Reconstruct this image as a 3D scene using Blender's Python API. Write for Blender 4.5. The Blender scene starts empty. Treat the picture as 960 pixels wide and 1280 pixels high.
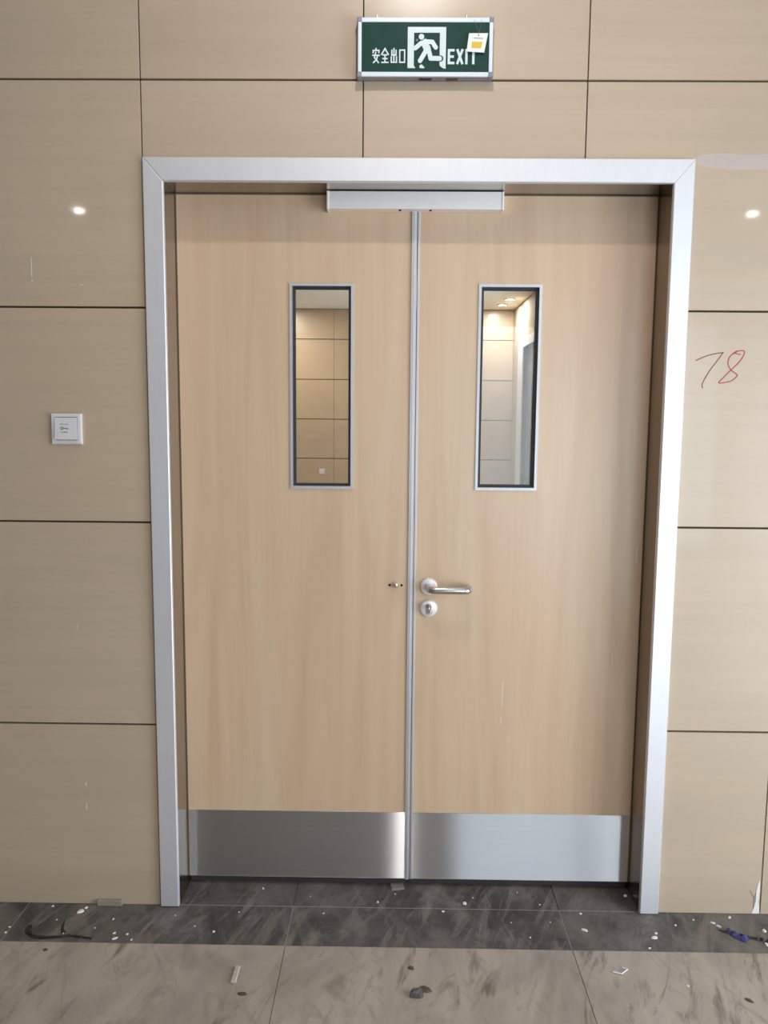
import bpy, bmesh, math, random
from mathutils import Vector, Matrix
random.seed(7)
R = math.radians
scn = bpy.context.scene
COL = scn.collection

# ------------------------------------------------------------------ camera
F_PX, PITCH, YAW, ROLL = 1000.11, -0.113815, -0.012221, 0.008214
CAM = Vector((-0.0556, -2.2584, 1.4596))
c, s = math.cos, math.sin
fw = Vector((s(YAW) * c(PITCH), c(YAW) * c(PITCH), s(PITCH)))
rt = Vector((c(YAW), -s(YAW), 0)); up = rt.cross(fw)
r2 = rt * c(ROLL) + up * s(ROLL); u2 = -rt * s(ROLL) + up * c(ROLL)
cam_d = bpy.data.cameras.new('camera'); cam = bpy.data.objects.new('camera', cam_d); COL.objects.link(cam)
cam_d.sensor_fit = 'VERTICAL'; cam_d.sensor_height = 24.0; cam_d.lens = F_PX * 24.0 / 1280.0
cam_d.clip_start = 0.02
cam.matrix_world = Matrix(((r2.x, u2.x, -fw.x, CAM.x), (r2.y, u2.y, -fw.y, CAM.y), (r2.z, u2.z, -fw.z, CAM.z), (0, 0, 0, 1)))
scn.camera = cam

# ------------------------------------------------------------------ world, daylight, exposure
scn.view_settings.view_transform = 'Standard'; scn.view_settings.look = 'None'
scn.view_settings.gamma = 1.0; scn.view_settings.use_curve_mapping = False
scn.view_settings.exposure = -0.15
w = bpy.data.worlds.new('sky'); scn.world = w; w.use_nodes = True
bg = w.node_tree.nodes['Background']; bg.inputs[0].default_value = (0.75, 0.87, 1.0, 1); bg.inputs[1].default_value = 1.2

def area(name, loc, direction, sx, sy, power, color, shape='RECTANGLE', spread=180):
    l = bpy.data.lights.new(name, 'AREA'); l.shape = shape; l.size = sx
    if shape in ('RECTANGLE', 'ELLIPSE'): l.size_y = sy
    l.energy = power; l.color = color; l.spread = R(spread)
    o = bpy.data.objects.new(name, l); COL.objects.link(o); o.location = loc
    o.rotation_euler = Vector(direction).to_track_quat('-Z', 'Y').to_euler()
    return o
CEIL = 3.10                                   # ceiling height of the hall
HX0, HX1, HX2, HYS, HY0 = -6.00, 2.30, 3.60, -2.90, -6.40            # hall: left wall, right wall, back wall
WR = (-2.55, -0.65, 0.05, 2.05)               # right-wall window: y0, y1, z0, z1
WB = (0.60, 3.45, 0.05, 2.55)                 # back-wall window: x0, x1, z0, z1
DAY = (0.80, 0.885, 1.0)
area('window_right_offscreen', (HX1 + 0.20, (WR[0] + WR[1]) / 2, (WR[2] + WR[3]) / 2), (-1, 0, 0), WR[1] - WR[0], WR[3] - WR[2], 135, DAY)
area('window_back_offscreen', ((WB[0] + WB[1]) / 2, HY0 - 0.20, (WB[2] + WB[3]) / 2), (0, 1, 0), WB[1] - WB[0], WB[3] - WB[2], 110, DAY)
WARM = (1.0, 0.955, 0.91)

# ------------------------------------------------------------------ helpers
def tag(o, label=None, cat=None, group=None, kind=None):
    if label: o['label'] = label
    if cat: o['category'] = cat
    if group: o['group'] = group
    if kind: o['kind'] = kind
    return o
def wloc(o):
    v = Vector((0, 0, 0))
    while o: v = v + o.location; o = o.parent
    return v
def empty(name, loc, label=None, cat=None, group=None, kind=None):
    o = bpy.data.objects.new(name, None); COL.objects.link(o); o.location = loc; o.empty_display_size = 0.05
    return tag(o, label, cat, group, kind)
def obj(name, bm, mat, parent=None, loc=None, smooth=False):
    """world-space bmesh -> one object; its origin at loc (or the parent's origin)"""
    base = Vector(loc) if loc is not None else (wloc(parent) if parent else Vector((0, 0, 0)))
    bmesh.ops.transform(bm, matrix=Matrix.Translation(-base), verts=bm.verts)
    bmesh.ops.recalc_face_normals(bm, faces=bm.faces)
    me = bpy.data.meshes.new(name); bm.to_mesh(me); bm.free()
    if mat: me.materials.append(M[mat])
    if smooth:
        for f in me.polygons: f.use_smooth = True
        try: me.set_sharp_from_angle(angle=R(38))
        except Exception: pass
    o = bpy.data.objects.new(name, me); COL.objects.link(o)
    if parent: o.parent = parent; o.location = base - wloc(parent)
    else: o.location = base
    return o
def link_copy(me_obj, parent, loc):
    o = me_obj.copy(); COL.objects.link(o); o.parent = parent
    o.location = Vector(loc) - (wloc(parent) if parent else Vector((0, 0, 0)))
    return o
def B(): return bmesh.new()
def box(bm, x0, x1, y0, y1, z0, z1, bevel=0.0, seg=1):
    r = bmesh.ops.create_cube(bm, size=1.0)
    vs = r['verts']
    bmesh.ops.scale(bm, vec=(x1 - x0, y1 - y0, z1 - z0), verts=vs)
    bmesh.ops.translate(bm, vec=((x0 + x1) / 2, (y0 + y1) / 2, (z0 + z1) / 2), verts=vs)
    if bevel > 0:
        es = list({e for v in vs for e in v.link_edges})
        bmesh.ops.bevel(bm, geom=es, offset=bevel, segments=seg, affect='EDGES', profile=0.5)
    return bm
def prism_xz(bm, pts, y0, y1, bevel=0.0):
    """closed polygon in the XZ plane given a depth from y0 (front) to y1 (back)"""
    a = [bm.verts.new((x, y0, z)) for x, z in pts]; b = [bm.verts.new((x, y1, z)) for x, z in pts]
    n = len(pts)
    f = bm.faces.new(a); bm.faces.new(list(reversed(b)))
    for i in range(n): bm.faces.new((a[i], b[i], b[(i + 1) % n], a[(i + 1) % n]))
    if bevel > 0: bmesh.ops.bevel(bm, geom=list(f.edges), offset=bevel, segments=1, affect='EDGES')
    return bm
def plate_hole(bm, X, Y, Z, H):
    """slab X,Y,Z ranges with a rectangular hole H=(x0,x1,z0,z1) through Y"""
    def ring(y):
        o = [bm.verts.new(q) for q in ((X[0], y, Z[0]), (X[1], y, Z[0]), (X[1], y, Z[1]), (X[0], y, Z[1]))]
        i = [bm.verts.new(q) for q in ((H[0], y, H[2]), (H[1], y, H[2]), (H[1], y, H[3]), (H[0], y, H[3]))]
        return o, i
    o0, i0 = ring(Y[0]); o1, i1 = ring(Y[1])
    for k in range(4):
        j = (k + 1) % 4
        bm.faces.new((o0[k], o0[j], i0[j], i0[k])); bm.faces.new((o1[k], i1[k], i1[j], o1[j]))
        bm.faces.new((o0[k], o1[k], o1[j], o0[j])); bm.faces.new((i0[k], i0[j], i1[j], i1[k]))
    return bm
def tube(bm, pts, rad, n=12, cap=True):
    pts = [Vector(p) for p in pts]; rings = []
    t = (pts[1] - pts[0]).normalized(); ref = Vector((0, 0, 1)) if abs(t.z) < 0.9 else Vector((1, 0, 0))
    u = t.cross(ref).normalized()
    for i, p in enumerate(pts):
        if i == 0: t = (pts[1] - pts[0])
        elif i == len(pts) - 1: t = pts[-1] - pts[-2]
        else: t = (pts[i + 1] - pts[i]).normalized() + (pts[i] - pts[i - 1]).normalized()
        t.normalize(); u = (u - t * u.dot(t)).normalized(); v = t.cross(u)
        rr = rad[i] if isinstance(rad, (list, tuple)) else rad
        rings.append([bm.verts.new(p + u * math.cos(2 * math.pi * k / n) * rr + v * math.sin(2 * math.pi * k / n) * rr) for k in range(n)])
    for a, b in zip(rings, rings[1:]):
        for k in range(n): bm.faces.new((a[k], a[(k + 1) % n], b[(k + 1) % n], b[k]))
    if cap: bm.faces.new(list(reversed(rings[0]))); bm.faces.new(rings[-1])
    return bm
def lathe_y(bm, cx, cz, prof, n=40):
    """profile [(radius, y)...] turned about an axis parallel to Y"""
    rings = []
    for r_, y in prof:
        if r_ < 1e-6: rings.append([bm.verts.new((cx, y, cz))])
        else: rings.append([bm.verts.new((cx + r_ * math.cos(2 * math.pi * k / n), y, cz + r_ * math.sin(2 * math.pi * k / n))) for k in range(n)])
    for a, b in zip(rings, rings[1:]):
        for k in range(n):
            j = (k + 1) % n
            if len(a) == 1 and len(b) > 1: bm.faces.new((a[0], b[k], b[j]))
            elif len(b) == 1 and len(a) > 1: bm.faces.new((a[k], a[j], b[0]))
            elif len(a) > 1: bm.faces.new((a[k], a[j], b[j], b[k]))
    for rr in (rings[0], rings[-1]):
        if len(rr) > 1: bm.faces.new(rr)
    return bm
def lathe_z(bm, cx, cy, prof, n=32):
    lathe_y(bm, 0, 0, prof, n)
    bmesh.ops.transform(bm, matrix=Matrix.Translation((cx, cy, 0)) @ Matrix.Rotation(R(90), 4, 'X'), verts=bm.verts)
    return bm
def stroke_xz(bm, pts, wd, y0, y1, closed=False):
    """flat pen stroke: a ribbon of width wd along pts in XZ, as thick as y0..y1"""
    P = [Vector((x, z)) for x, z in pts]
    if closed: P.append(P[0].copy())
    for i in range(len(P) - 1):
        d = P[i + 1] - P[i]; L = d.length
        if L < 1e-7: continue
        d /= L; nrm = Vector((-d.y, d.x)) * wd / 2
        a = P[i] - d * wd * 0.5; b = P[i + 1] + d * wd * 0.5
        jit = i * 1e-6
        prism_xz(bm, [(q.x, q.y) for q in (a - nrm, b - nrm, b + nrm, a + nrm)], y0 - jit, y1)
    return bm
def smooth_path(pts, n=6):
    pts = [Vector(p) for p in pts]; out = []
    for i in range(len(pts) - 1):
        p0 = pts[max(i - 1, 0)]; p1 = pts[i]; p2 = pts[i + 1]; p3 = pts[min(i + 2, len(pts) - 1)]
        for k in range(n):
            t = k / n
            out.append(0.5 * ((2 * p1) + (p2 - p0) * t + (2 * p0 - 5 * p1 + 4 * p2 - p3) * t * t + (3 * p1 - p0 - 3 * p2 + p3) * t ** 3))
    out.append(pts[-1]); return out

# ------------------------------------------------------------------ materials
M = {}
def srgb(r, g, b):
    f = lambda v: ((v / 255 + 0.055) / 1.055) ** 2.4 if v > 10 else v / 255 / 12.92
    return (f(r), f(g), f(b), 1)
class NT:
    def __init__(self, name):
        self.m = bpy.data.materials.new(name); self.m.use_nodes = True; M[name] = self.m
        self.t = self.m.node_tree; self.b = self.t.nodes['Principled BSDF']; self.out = self.t.nodes['Material Output']
    def n(self, kind, **kw):
        nd = self.t.nodes.new('ShaderNode' + kind)
        for k, v in kw.items(): setattr(nd, k, v)
        return nd
    def l(self, a, b): self.t.links.new(a, b)
    def pos(self, scale=(1, 1, 1), rot=(0, 0, 0), per_object=False):
        g = self.n('NewGeometry').outputs['Position']
        if per_object:
            oi = self.n('ObjectInfo').outputs['Random']
            v = self.n('VectorMath', operation='SCALE'); v.inputs[0].default_value = (37, 19, 53); self.l(oi, v.inputs['Scale'])
            a = self.n('VectorMath', operation='ADD'); self.l(g, a.inputs[0]); self.l(v.outputs[0], a.inputs[1]); g = a.outputs[0]
        if rot[2]:
            vr = self.n('VectorRotate', rotation_type='Z_AXIS'); vr.inputs['Angle'].default_value = rot[2]; self.l(g, vr.inputs['Vector']); g = vr.outputs[0]
        mp = self.n('Mapping'); mp.inputs['Scale'].default_value = scale
        self.l(g, mp.inputs['Vector']); return mp.outputs[0]
    def noise(self, vec, scale=1, detail=4, rough=0.55, dist=0.0):
        nd = self.n('TexNoise'); nd.inputs['Scale'].default_value = scale; nd.inputs['Detail'].default_value = detail
        nd.inputs['Roughness'].default_value = rough; nd.inputs['Distortion'].default_value = dist
        self.l(vec, nd.inputs['Vector']); return nd.outputs['Fac']
    def ramp(self, fac, stops):
        r_ = self.n('ValToRGB'); e = r_.color_ramp.elements
        while len(e) < len(stops): e.new(0.5)
        for el, (p_, c_) in zip(e, stops): el.position = p_; el.color = c_ if len(c_) == 4 else (*c_, 1)
        self.l(fac, r_.inputs[0]); return r_.outputs[0]
    def mix(self, fac, a, b, mode='MIX'):
        x = self.n('Mix', data_type='RGBA', blend_type=mode)
        if isinstance(fac, (int, float)): x.inputs[0].default_value = fac
        else: self.l(fac, x.inputs[0])
        for s_, v in ((6, a), (7, b)):
            if isinstance(v, tuple): x.inputs[s_].default_value = v
            else: self.l(v, x.inputs[s_])
        return x.outputs[2]
    def bump(self, h, strength=0.1, dist=0.002):
        b_ = self.n('Bump'); b_.inputs['Strength'].default_value = strength; b_.inputs['Distance'].default_value = dist
        self.l(h, b_.inputs['Height']); self.l(b_.outputs[0], self.b.inputs['Normal'])
    def setp(self, **kw):
        for k, v in kw.items():
            i = self.b.inputs[k.replace('_', ' ')]
            if isinstance(v, (int, float, tuple)): i.default_value = v
            else: self.l(v, i)
def g1(v): return (v, v, v, 1)

def plain(name, col, rough=0.5, metal=0.0, var=0.06, scale=40, **kw):
    t = NT(name); f = t.noise(t.pos(), scale, 3)
    a = tuple(x * (1 - var) for x in col[:3]) + (1,); b = tuple(min(1, x * (1 + var)) for x in col[:3]) + (1,)
    t.setp(Base_Color=t.ramp(f, [(0.3, a), (0.7, b)]), Roughness=rough, Metallic=metal, **kw); return t

# sandstone-look wall tile: fine horizontal streaks, thin glossy glaze
def wall_tile_mat(name, base):
    t = NT(name)
    st = t.noise(t.pos((1.3, 1.3, 34), per_object=True), 1.0, 6, 0.62, 0.25)
    cl = t.noise(t.pos((2.2, 2.2, 5.0), per_object=True), 1.0, 3)
    k = lambda m: tuple(min(1, v * m) for v in base[:3]) + (1,)
    col = t.ramp(st, [(0.25, k(0.93)), (0.5, k(1.0)), (0.75, k(1.05))])
    col = t.mix(t.ramp(cl, [(0.35, g1(0)), (0.7, g1(0.55))]), col, k(0.90))
    oi = t.n('ObjectInfo').outputs['Random']
    col = t.mix(1.0, col, t.ramp(oi, [(0, g1(0.965)), (1, g1(1.0))]), 'MULTIPLY')
    # thin plaster scratches and dabs
    sp = t.noise(t.pos((26, 26, 60)), 1.0, 2, 0.5)
    col = t.mix(t.ramp(sp, [(0.80, g1(0)), (0.83, g1(0.5))]), col, srgb(225, 220, 210))
    t.setp(Base_Color=col, Roughness=0.34, IOR=1.65, Coat_Weight=0.35, Coat_Roughness=0.045, Coat_IOR=1.45)
    return t
wall_tile_mat('wall_tile', (0.550, 0.422, 0.308, 1))
plain('wall_backing', srgb(74, 62, 50), 0.9)
plain('plaster_wall', srgb(182, 164, 138), 0.8)
plain('ceiling_white', srgb(238, 234, 228), 0.85, var=0.01)

# light maple laminate, grain running up the leaf
t = NT('maple')
v1 = t.noise(t.pos((11, 11, 0.9), per_object=True), 1.0, 5, 0.6, 1.1)
v2 = t.noise(t.pos((85, 85, 2.2), per_object=True), 1.0, 4, 0.6, 0.2)
v3 = t.noise(t.pos((2.8, 2.8, 0.55), per_object=True), 1.0, 2)
col = t.ramp(v1, [(0.28, srgb(205, 175, 145)), (0.5, srgb(215, 188, 159)), (0.74, srgb(222, 198, 171))])
col = t.mix(t.ramp(v2, [(0.45, g1(0)), (0.72, g1(0.22))]), col, srgb(198, 166, 135))
col = t.mix(t.ramp(v3, [(0.40, g1(0)), (0.68, g1(0.34))]), col, srgb(206, 168, 142))
col = t.mix(1.0, col, (0.955, 0.925, 0.885, 1), 'MULTIPLY')
t.setp(Base_Color=col, Roughness=0.36, IOR=1.66, Coat_Weight=0.2, Coat_Roughness=0.30)

# brushed / anodised metals
def metal(name, col, rough, aniso=0.0, streak=(3, 3, 900), amp=0.05, rot=0.25, mt=1.0):
    t = NT(name); f = t.noise(t.pos(streak), 1.0, 2); cl = t.noise(t.pos((5, 5, 5)), 1.0, 3)
    k = lambda m: tuple(min(1, v * m) for v in col[:3]) + (1,)
    cc = t.mix(t.ramp(cl, [(0.4, g1(0)), (0.7, g1(0.35))]), t.ramp(f, [(0.3, k(1 - amp)), (0.7, k(1 + amp))]), k(0.93))
    rr = t.n('MapRange'); rr.inputs['To Min'].default_value = rough * 0.88; rr.inputs['To Max'].default_value = rough * 1.12; t.l(cl, rr.inputs['Value'])
    t.setp(Base_Color=cc, Metallic=mt, Roughness=rr.outputs[0])
    if aniso:
        tn = t.n('Tangent', direction_type='RADIAL', axis='Z')
        t.setp(Anisotropic=aniso, Anisotropic_Rotation=rot); t.l(tn.outputs[0], t.b.inputs['Tangent'])
    return t
metal('anodised', (0.83, 0.82, 0.86), 0.55, streak=(60, 60, 3), mt=0.75, amp=0.012)
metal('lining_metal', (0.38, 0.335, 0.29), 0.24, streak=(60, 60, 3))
metal('closer_metal', (1.0, 0.97, 0.97), 0.55, mt=0.9, amp=0.01)
t = NT('brushed_steel'); t.t.nodes.remove(t.b)          # grain along X: reflections smear up and down
f = t.noise(t.pos((2, 2, 700)), 1.0, 2); cl = t.noise(t.pos((4, 4, 7)), 1.0, 3)
cc = t.mix(t.ramp(cl, [(0.35, g1(0)), (0.7, g1(0.4))]), t.ramp(f, [(0.3, (0.86, 0.86, 0.89, 1)), (0.7, (0.91, 0.91, 0.94, 1))]), (0.83, 0.83, 0.865, 1))
gb_ = t.n('BsdfAnisotropic'); gb_.inputs['Roughness'].default_value = 0.33; gb_.inputs['Anisotropy'].default_value = 0.89
tn = t.n('Tangent', direction_type='RADIAL', axis='Z'); t.l(tn.outputs[0], gb_.inputs['Tangent']); t.l(cc, gb_.inputs['Color']); t.l(gb_.outputs[0], t.out.inputs[0])
metal('satin_steel', (0.62, 0.60, 0.58), 0.26)
metal('strip_metal', (0.66, 0.65, 0.68), 0.48, streak=(60, 60, 3), mt=0.8)
metal('chrome', (0.85, 0.85, 0.86), 0.12)
plain('rose_metal', (0.90, 0.85, 0.85), 0.38, 0.35)
metal('cylinder_metal', (0.34, 0.31, 0.28), 0.35)
plain('rubber', srgb(46, 46, 50), 0.6)
plain('seal', srgb(104, 88, 74), 0.7)
plain('hole_dark', srgb(14, 13, 12), 0.9)
plain('white_plastic', srgb(222, 217, 219), 0.35, var=0.015)
plain('print_black', srgb(52, 52, 58), 0.7)
plain('sign_green', srgb(36, 68, 60), 0.12, Specular_IOR_Level=0.3)
plain('sign_white', srgb(214, 226, 226), 0.4, var=0.02)
plain('sign_frame', srgb(226, 232, 240), 0.32, var=0.015)
plain('sign_housing', srgb(150, 148, 148), 0.45, 0.3)
plain('sign_cap', srgb(138, 136, 148), 0.45)
plain('card', srgb(238, 236, 232), 0.6, var=0.02)
plain('card_yellow', srgb(224, 184, 60), 0.55)
plain('red_marker', srgb(176, 62, 62), 0.7)
plain('red_marker_dark', srgb(136, 62, 60), 0.7)
plain('chip_white', srgb(228, 226, 220), 0.8)
plain('chip_grey', srgb(128, 122, 118), 0.85)
plain('blue_film', srgb(50, 58, 112), 0.3)
plain('black_film', srgb(34, 30, 32), 0.45)
plain('stone_dark', srgb(86, 84, 84), 0.22, var=0.5, scale=120)
plain('crumb_brown', srgb(92, 74, 60), 0.9)
plain('plaster_stick', srgb(186, 176, 166), 0.85)
plain('mortar', srgb(150, 140, 128), 0.9)
plain('grout_line', srgb(150, 144, 136), 0.95)
plain('plaster_smear', srgb(236, 230, 228), 0.8)
plain('door_grey', srgb(120, 122, 126), 0.35)
plain('pale_bounce_floor', srgb(214, 204, 188), 0.25, var=0.03, scale=3)
plain('grout_dark', srgb(92, 88, 84), 0.95)
plain('grout_light', srgb(118, 108, 98), 0.95)
# clear panes: see-through with the mirror share a pane has
t = NT('glass'); t.t.nodes.remove(t.b)
fr = t.n('Fresnel')                                    # same mirror share on the way in and out of the slab
gi = t.n('MapRange'); gi.inputs['To Min'].default_value = 1.5; gi.inputs['To Max'].default_value = 1 / 1.5
t.l(t.n('NewGeometry').outputs['Backfacing'], gi.inputs['Value']); t.l(gi.outputs[0], fr.inputs[0])
tr = t.n('BsdfTransparent'); tr.inputs[0].default_value = (0.93, 0.95, 0.94, 1)
gl = t.n('BsdfGlossy'); gl.inputs['Roughness'].default_value = 0.01
ms = t.n('MixShader'); t.l(fr.outputs[0], ms.inputs[0]); t.l(tr.outputs[0], ms.inputs[1]); t.l(gl.outputs[0], ms.inputs[2]); t.l(ms.outputs[0], t.out.inputs[0])
# thin see-through film (tape residue, clear plastic)
t = NT('film'); t.setp(Base_Color=srgb(236, 226, 234), Roughness=0.45, Alpha=0.30)
# lamp lens
t = NT('lamp_lens'); t.setp(Base_Color=g1(0.9), Emission_Color=(1, 0.95, 0.88, 1), Emission_Strength=14.0)

# dusty dark slate floor tile
t = NT('slate_tile')
a = t.noise(t.pos((2.6, 7.0, 3), rot=(0, 0, R(-108))), 1.0, 9, 0.70, 1.0)
b = t.noise(t.pos((3.0, 15, 4), rot=(0, 0, R(-70))), 1.0, 7, 0.68, 0.8)
d = t.noise(t.pos((3.0, 3.0, 3.0)), 1.0, 6, 0.66, 0.9)
f = t.noise(t.pos((190, 190, 190)), 1.0, 3, 0.6)
g = t.noise(t.pos((46, 46, 46)), 1.0, 5, 0.7)
col = t.ramp(a, [(0.32, srgb(50, 49, 48)), (0.50, srgb(76, 73, 71)), (0.66, srgb(116, 109, 103))])
col = t.mix(t.ramp(b, [(0.50, g1(0)), (0.64, g1(0.75))]), col, srgb(136, 127, 119))
col = t.mix(t.ramp(d, [(0.46, g1(0)), (0.64, g1(0.60))]), col, srgb(122, 114, 107))
col = t.mix(t.ramp(g, [(0.50, g1(0)), (0.72, g1(0.40))]), col, srgb(60, 57, 55))
col = t.mix(t.ramp(f, [(0.64, g1(0)), (0.76, g1(0.6))]), col, srgb(172, 166, 158))
t.setp(Base_Color=col, Roughness=0.62); t.bump(f, 0.15, 0.001)

# light stone floor tile under building dust with brown scuffs
t = NT('stone_tile')
a = t.noise(t.pos((1.8, 4.2, 2), rot=(0, 0, R(-75))), 1.0, 6, 0.6, 1.1)
b = t.noise(t.pos((3.4, 13, 4), rot=(0, 0, R(-72))), 1.0, 8, 0.68, 1.3)
b2 = t.noise(t.pos((2.8, 10, 4), rot=(0, 0, R(-112))), 1.0, 8, 0.68, 1.4)
d = t.noise(t.pos((3.1, 3.1, 3.1)), 1.0, 4, 0.6, 0.8)
f = t.noise(t.pos((130, 130, 130)), 1.0, 4, 0.65)
col = t.ramp(a, [(0.30, srgb(148, 135, 125)), (0.52, srgb(171, 158, 148)), (0.75, srgb(185, 173, 162))])
col = t.mix(t.ramp(b2, [(0.54, g1(0)), (0.66, g1(0.55))]), col, srgb(138, 123, 112))
msk = t.mix(1.0, t.ramp(b, [(0.52, g1(0)), (0.66, g1(0.95))]), t.ramp(d, [(0.40, g1(0)), (0.56, g1(1))]), 'MULTIPLY')
col = t.mix(msk, col, srgb(108, 93, 82))
col = t.mix(t.ramp(f, [(0.60, g1(0)), (0.78, g1(0.45))]), col, srgb(116, 103, 93))
t.setp(Base_Color=col, Roughness=0.55); t.bump(f, 0.08, 0.001)

# ------------------------------------------------------------------ structure: front wall with its tiles
OX, OT = 0.745, 2.163                 # casing outer half-width and top
IX, IT = 0.690, 2.100                 # clear opening half-width and height
CASE_Y = -0.012
J0, JP = 0.565, 0.600                 # first horizontal joint and row pitch
CX0, CP = -0.748, 0.5998              # a vertical joint and column pitch
GH, GV = 0.0055, 0.0032               # joint widths
wf = B(); plate_hole(wf, (HX0 - 0.2, HX1 + 0.2), (0.010, 0.240), (-0.02, CEIL + 0.05), (-IX - 0.012, IX + 0.012, -0.019, IT + 0.012))
wall_front = tag(obj('wall_front', wf, 'wall_backing'), 'beige sandstone-look tiled wall around the double door', 'wall', kind='structure')
rows = [(0.0006, J0)] + [(J0 + JP * k, J0 + JP * (k + 1)) for k in range(4)] + [(J0 + JP * 4, CEIL)]
tile_proto = {}
def wall_tile(x0, x1, z0, z1):
    key = (round(x1 - x0, 4), round(z1 - z0, 4))
    ctr = ((x0 + x1) / 2, 0.0, (z0 + z1) / 2)
    if key in tile_proto: return link_copy(tile_proto[key], wall_front, ctr)
    bm = B(); prism_xz(bm, [(x0, z0), (x1, z0), (x1, z1), (x0, z1)], 0.0, 0.0102, 0.0008)
    o = obj('wall_tile', bm, 'wall_tile', wall_front, ctr); tile_proto[key] = o; return o
cols = []
k0 = math.floor((HX0 - CX0) / CP); k1 = math.ceil((HX1 - CX0) / CP)
for k in range(k0, k1):
    cols.append((max(HX0, CX0 + k * CP), min(HX1, CX0 + (k + 1) * CP)))
for ri, (za, zb) in enumerate(rows):
    z0 = za + (GH / 2 if ri else 0); z1 = zb - GH / 2
    for xa, xb in cols:
        x0, x1 = xa + GV / 2, xb - GV / 2
        if x1 - x0 < 0.02 or z1 - z0 < 0.02: continue
        hide = OX - 0.012                                   # tiles end just under the casing
        if z1 < OT - 0.02:                                  # rows beside the door
            if x1 <= -hide + 0.03 or x0 >= hide: wall_tile(x0, min(x1, -hide) if x0 < 0 else x1, z0, z1)
            elif x0 < hide < x1: wall_tile(hide, x1, z0, z1)
        elif z0 < OT - 0.012:                               # the row the casing top cuts
            zt = OT - 0.012
            if x1 <= -hide + 0.03 or x0 >= hide: wall_tile(x0, x1, z0, z1)
            elif x1 > hide:                                 # L-shaped tile round the corner
                bm = B(); prism_xz(bm, [(hide, z0), (x1, z0), (x1, z1), (x0, z1), (x0, zt), (hide, zt)], 0.0, 0.0102, 0.0008)
                obj('wall_tile', bm, 'wall_tile', wall_front, ((hide + x1) / 2, 0, (z0 + z1) / 2))
            else: wall_tile(x0, x1, zt, z1)
        else: wall_tile(x0, x1, z0, z1)

# marks on the wall
def red(name, pts, wd, mat):
    bm = B(); q = [(p.x, p.y) for p in smooth_path([Vector((x, z, 0)) for x, z in pts], 6)]
    stroke_xz(bm, q, wd, -0.0004, 0.0002); return obj(name, bm, mat, wall_front, (0.84, 0, 1.6))
o = red('handwritten_digit', [(0.777, 1.632), (0.804, 1.644), (0.831, 1.651), (0.850, 1.654)], 0.0026, 'red_marker_dark'); o['label'] = 'red marker numeral seven, top bar'
o = red('handwritten_digit', [(0.850, 1.654), (0.835, 1.631), (0.817, 1.606), (0.802, 1.579), (0.797, 1.565), (0.799, 1.557)], 0.0026, 'red_marker_dark'); o['label'] = 'red marker numeral seven, slanted stroke'
o = red('handwritten_digit', [(0.897, 1.649), (0.882, 1.653), (0.888, 1.658), (0.871, 1.645), (0.865, 1.626), (0.873, 1.608), (0.889, 1.596), (0.892, 1.590), (0.879, 1.578), (0.863, 1.573), (0.843, 1.571), (0.856, 1.587), (0.877, 1.609), (0.898, 1.631), (0.908, 1.650), (0.906, 1.659), (0.891, 1.658), (0.878, 1.650)], 0.0027, 'red_marker'); o['label'] = 'red marker numeral eight'
bm = B(); prism_xz(bm, [(0.752, 2.176), (0.80, 2.180), (1.05, 2.176), (1.06, 2.142), (0.83, 2.138), (0.765, 2.146), (0.752, 2.160)], -0.0003, 0.0002)
obj('tape_residue', bm, 'film', wall_front, (0.84, 0, 2.15))['label'] = 'pale tape residue beside the casing corner'
bm = B(); prism_xz(bm, [(1.026, 0.003), (1.050, 0.003), (1.0485, 0.020), (1.0455, 0.040), (1.0470, 0.066), (1.0460, 0.105), (1.0440, 0.106), (1.0400, 0.092), (1.0365, 0.068), (1.0372, 0.045), (1.0330, 0.022)], -0.0012, 0.0002)
obj('plaster_smear', bm, 'plaster_smear', wall_front, (1.04, 0, 0.01))['label'] = 'white plaster smear in the tile joint'
bm = B(); stroke_xz(bm, [(1.018, 0.075), (1.026, 0.060), (1.032, 0.050), (1.031, 0.020)], 0.0016, -0.0004, 0.0002); stroke_xz(bm, [(1.032, 0.050), (1.036, 0.066)], 0.0014, -0.0004, 0.0002)
obj('hairline_crack', bm, 'crumb_brown', wall_front, (1.03, 0, 0.01))
for x, z, L, wd, ang in [(-1.062, 1.872, 0.050, 0.0014, 90), (-1.062, 1.836, 0.004, 0.002, 90), (-0.925, 1.826, 0.010, 0.0016, 4), (-0.962, 0.380, 0.008, 0.003, 80), (-0.962, 0.310, 0.020, 0.0015, 85), (-0.97, 0.86, 0.018, 0.0012, 70)]:
    dx, dz = math.cos(R(ang)) * L / 2, math.sin(R(ang)) * L / 2
    bm = B(); stroke_xz(bm, [(x - dx, z - dz), (x + dx, z + dz)], wd, -0.0003, 0.0002); obj('plaster_scratch', bm, 'chip_white', wall_front, (x, 0, z))

# ------------------------------------------------------------------ floor
fl = B(); box(fl, HX0 - 0.2, HX2 + 0.2, HY0 - 0.2, 0.30, -0.10, -0.004)
floor = tag(obj('floor', fl, 'grout_light'), 'dusty beige stone tile floor with a dark slate strip along the wall', 'floor', kind='structure')
FX, FP = -0.347, 0.80
def ftile(name, mat, x0, x1, y0, y1, cache={}):
    key = (name, round(x1 - x0, 4), round(y1 - y0, 4)); ctr = ((x0 + x1) / 2, (y0 + y1) / 2, 0)
    if key in cache: return link_copy(cache[key], floor, ctr)
    bm = B(); box(bm, x0, x1, y0, y1, -0.012, 0.0)
    es = [e for e in bm.edges if all(v.co.z > -0.001 for v in e.verts)]
    bmesh.ops.bevel(bm, geom=es, offset=0.0006, segments=1, affect='EDGES')
    o = obj(name, bm, mat, floor, ctr); cache[key] = o; return o
YB, YJ = -0.178, 0.003
fcols = []
k = math.floor((HX0 - FX) / FP)
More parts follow.
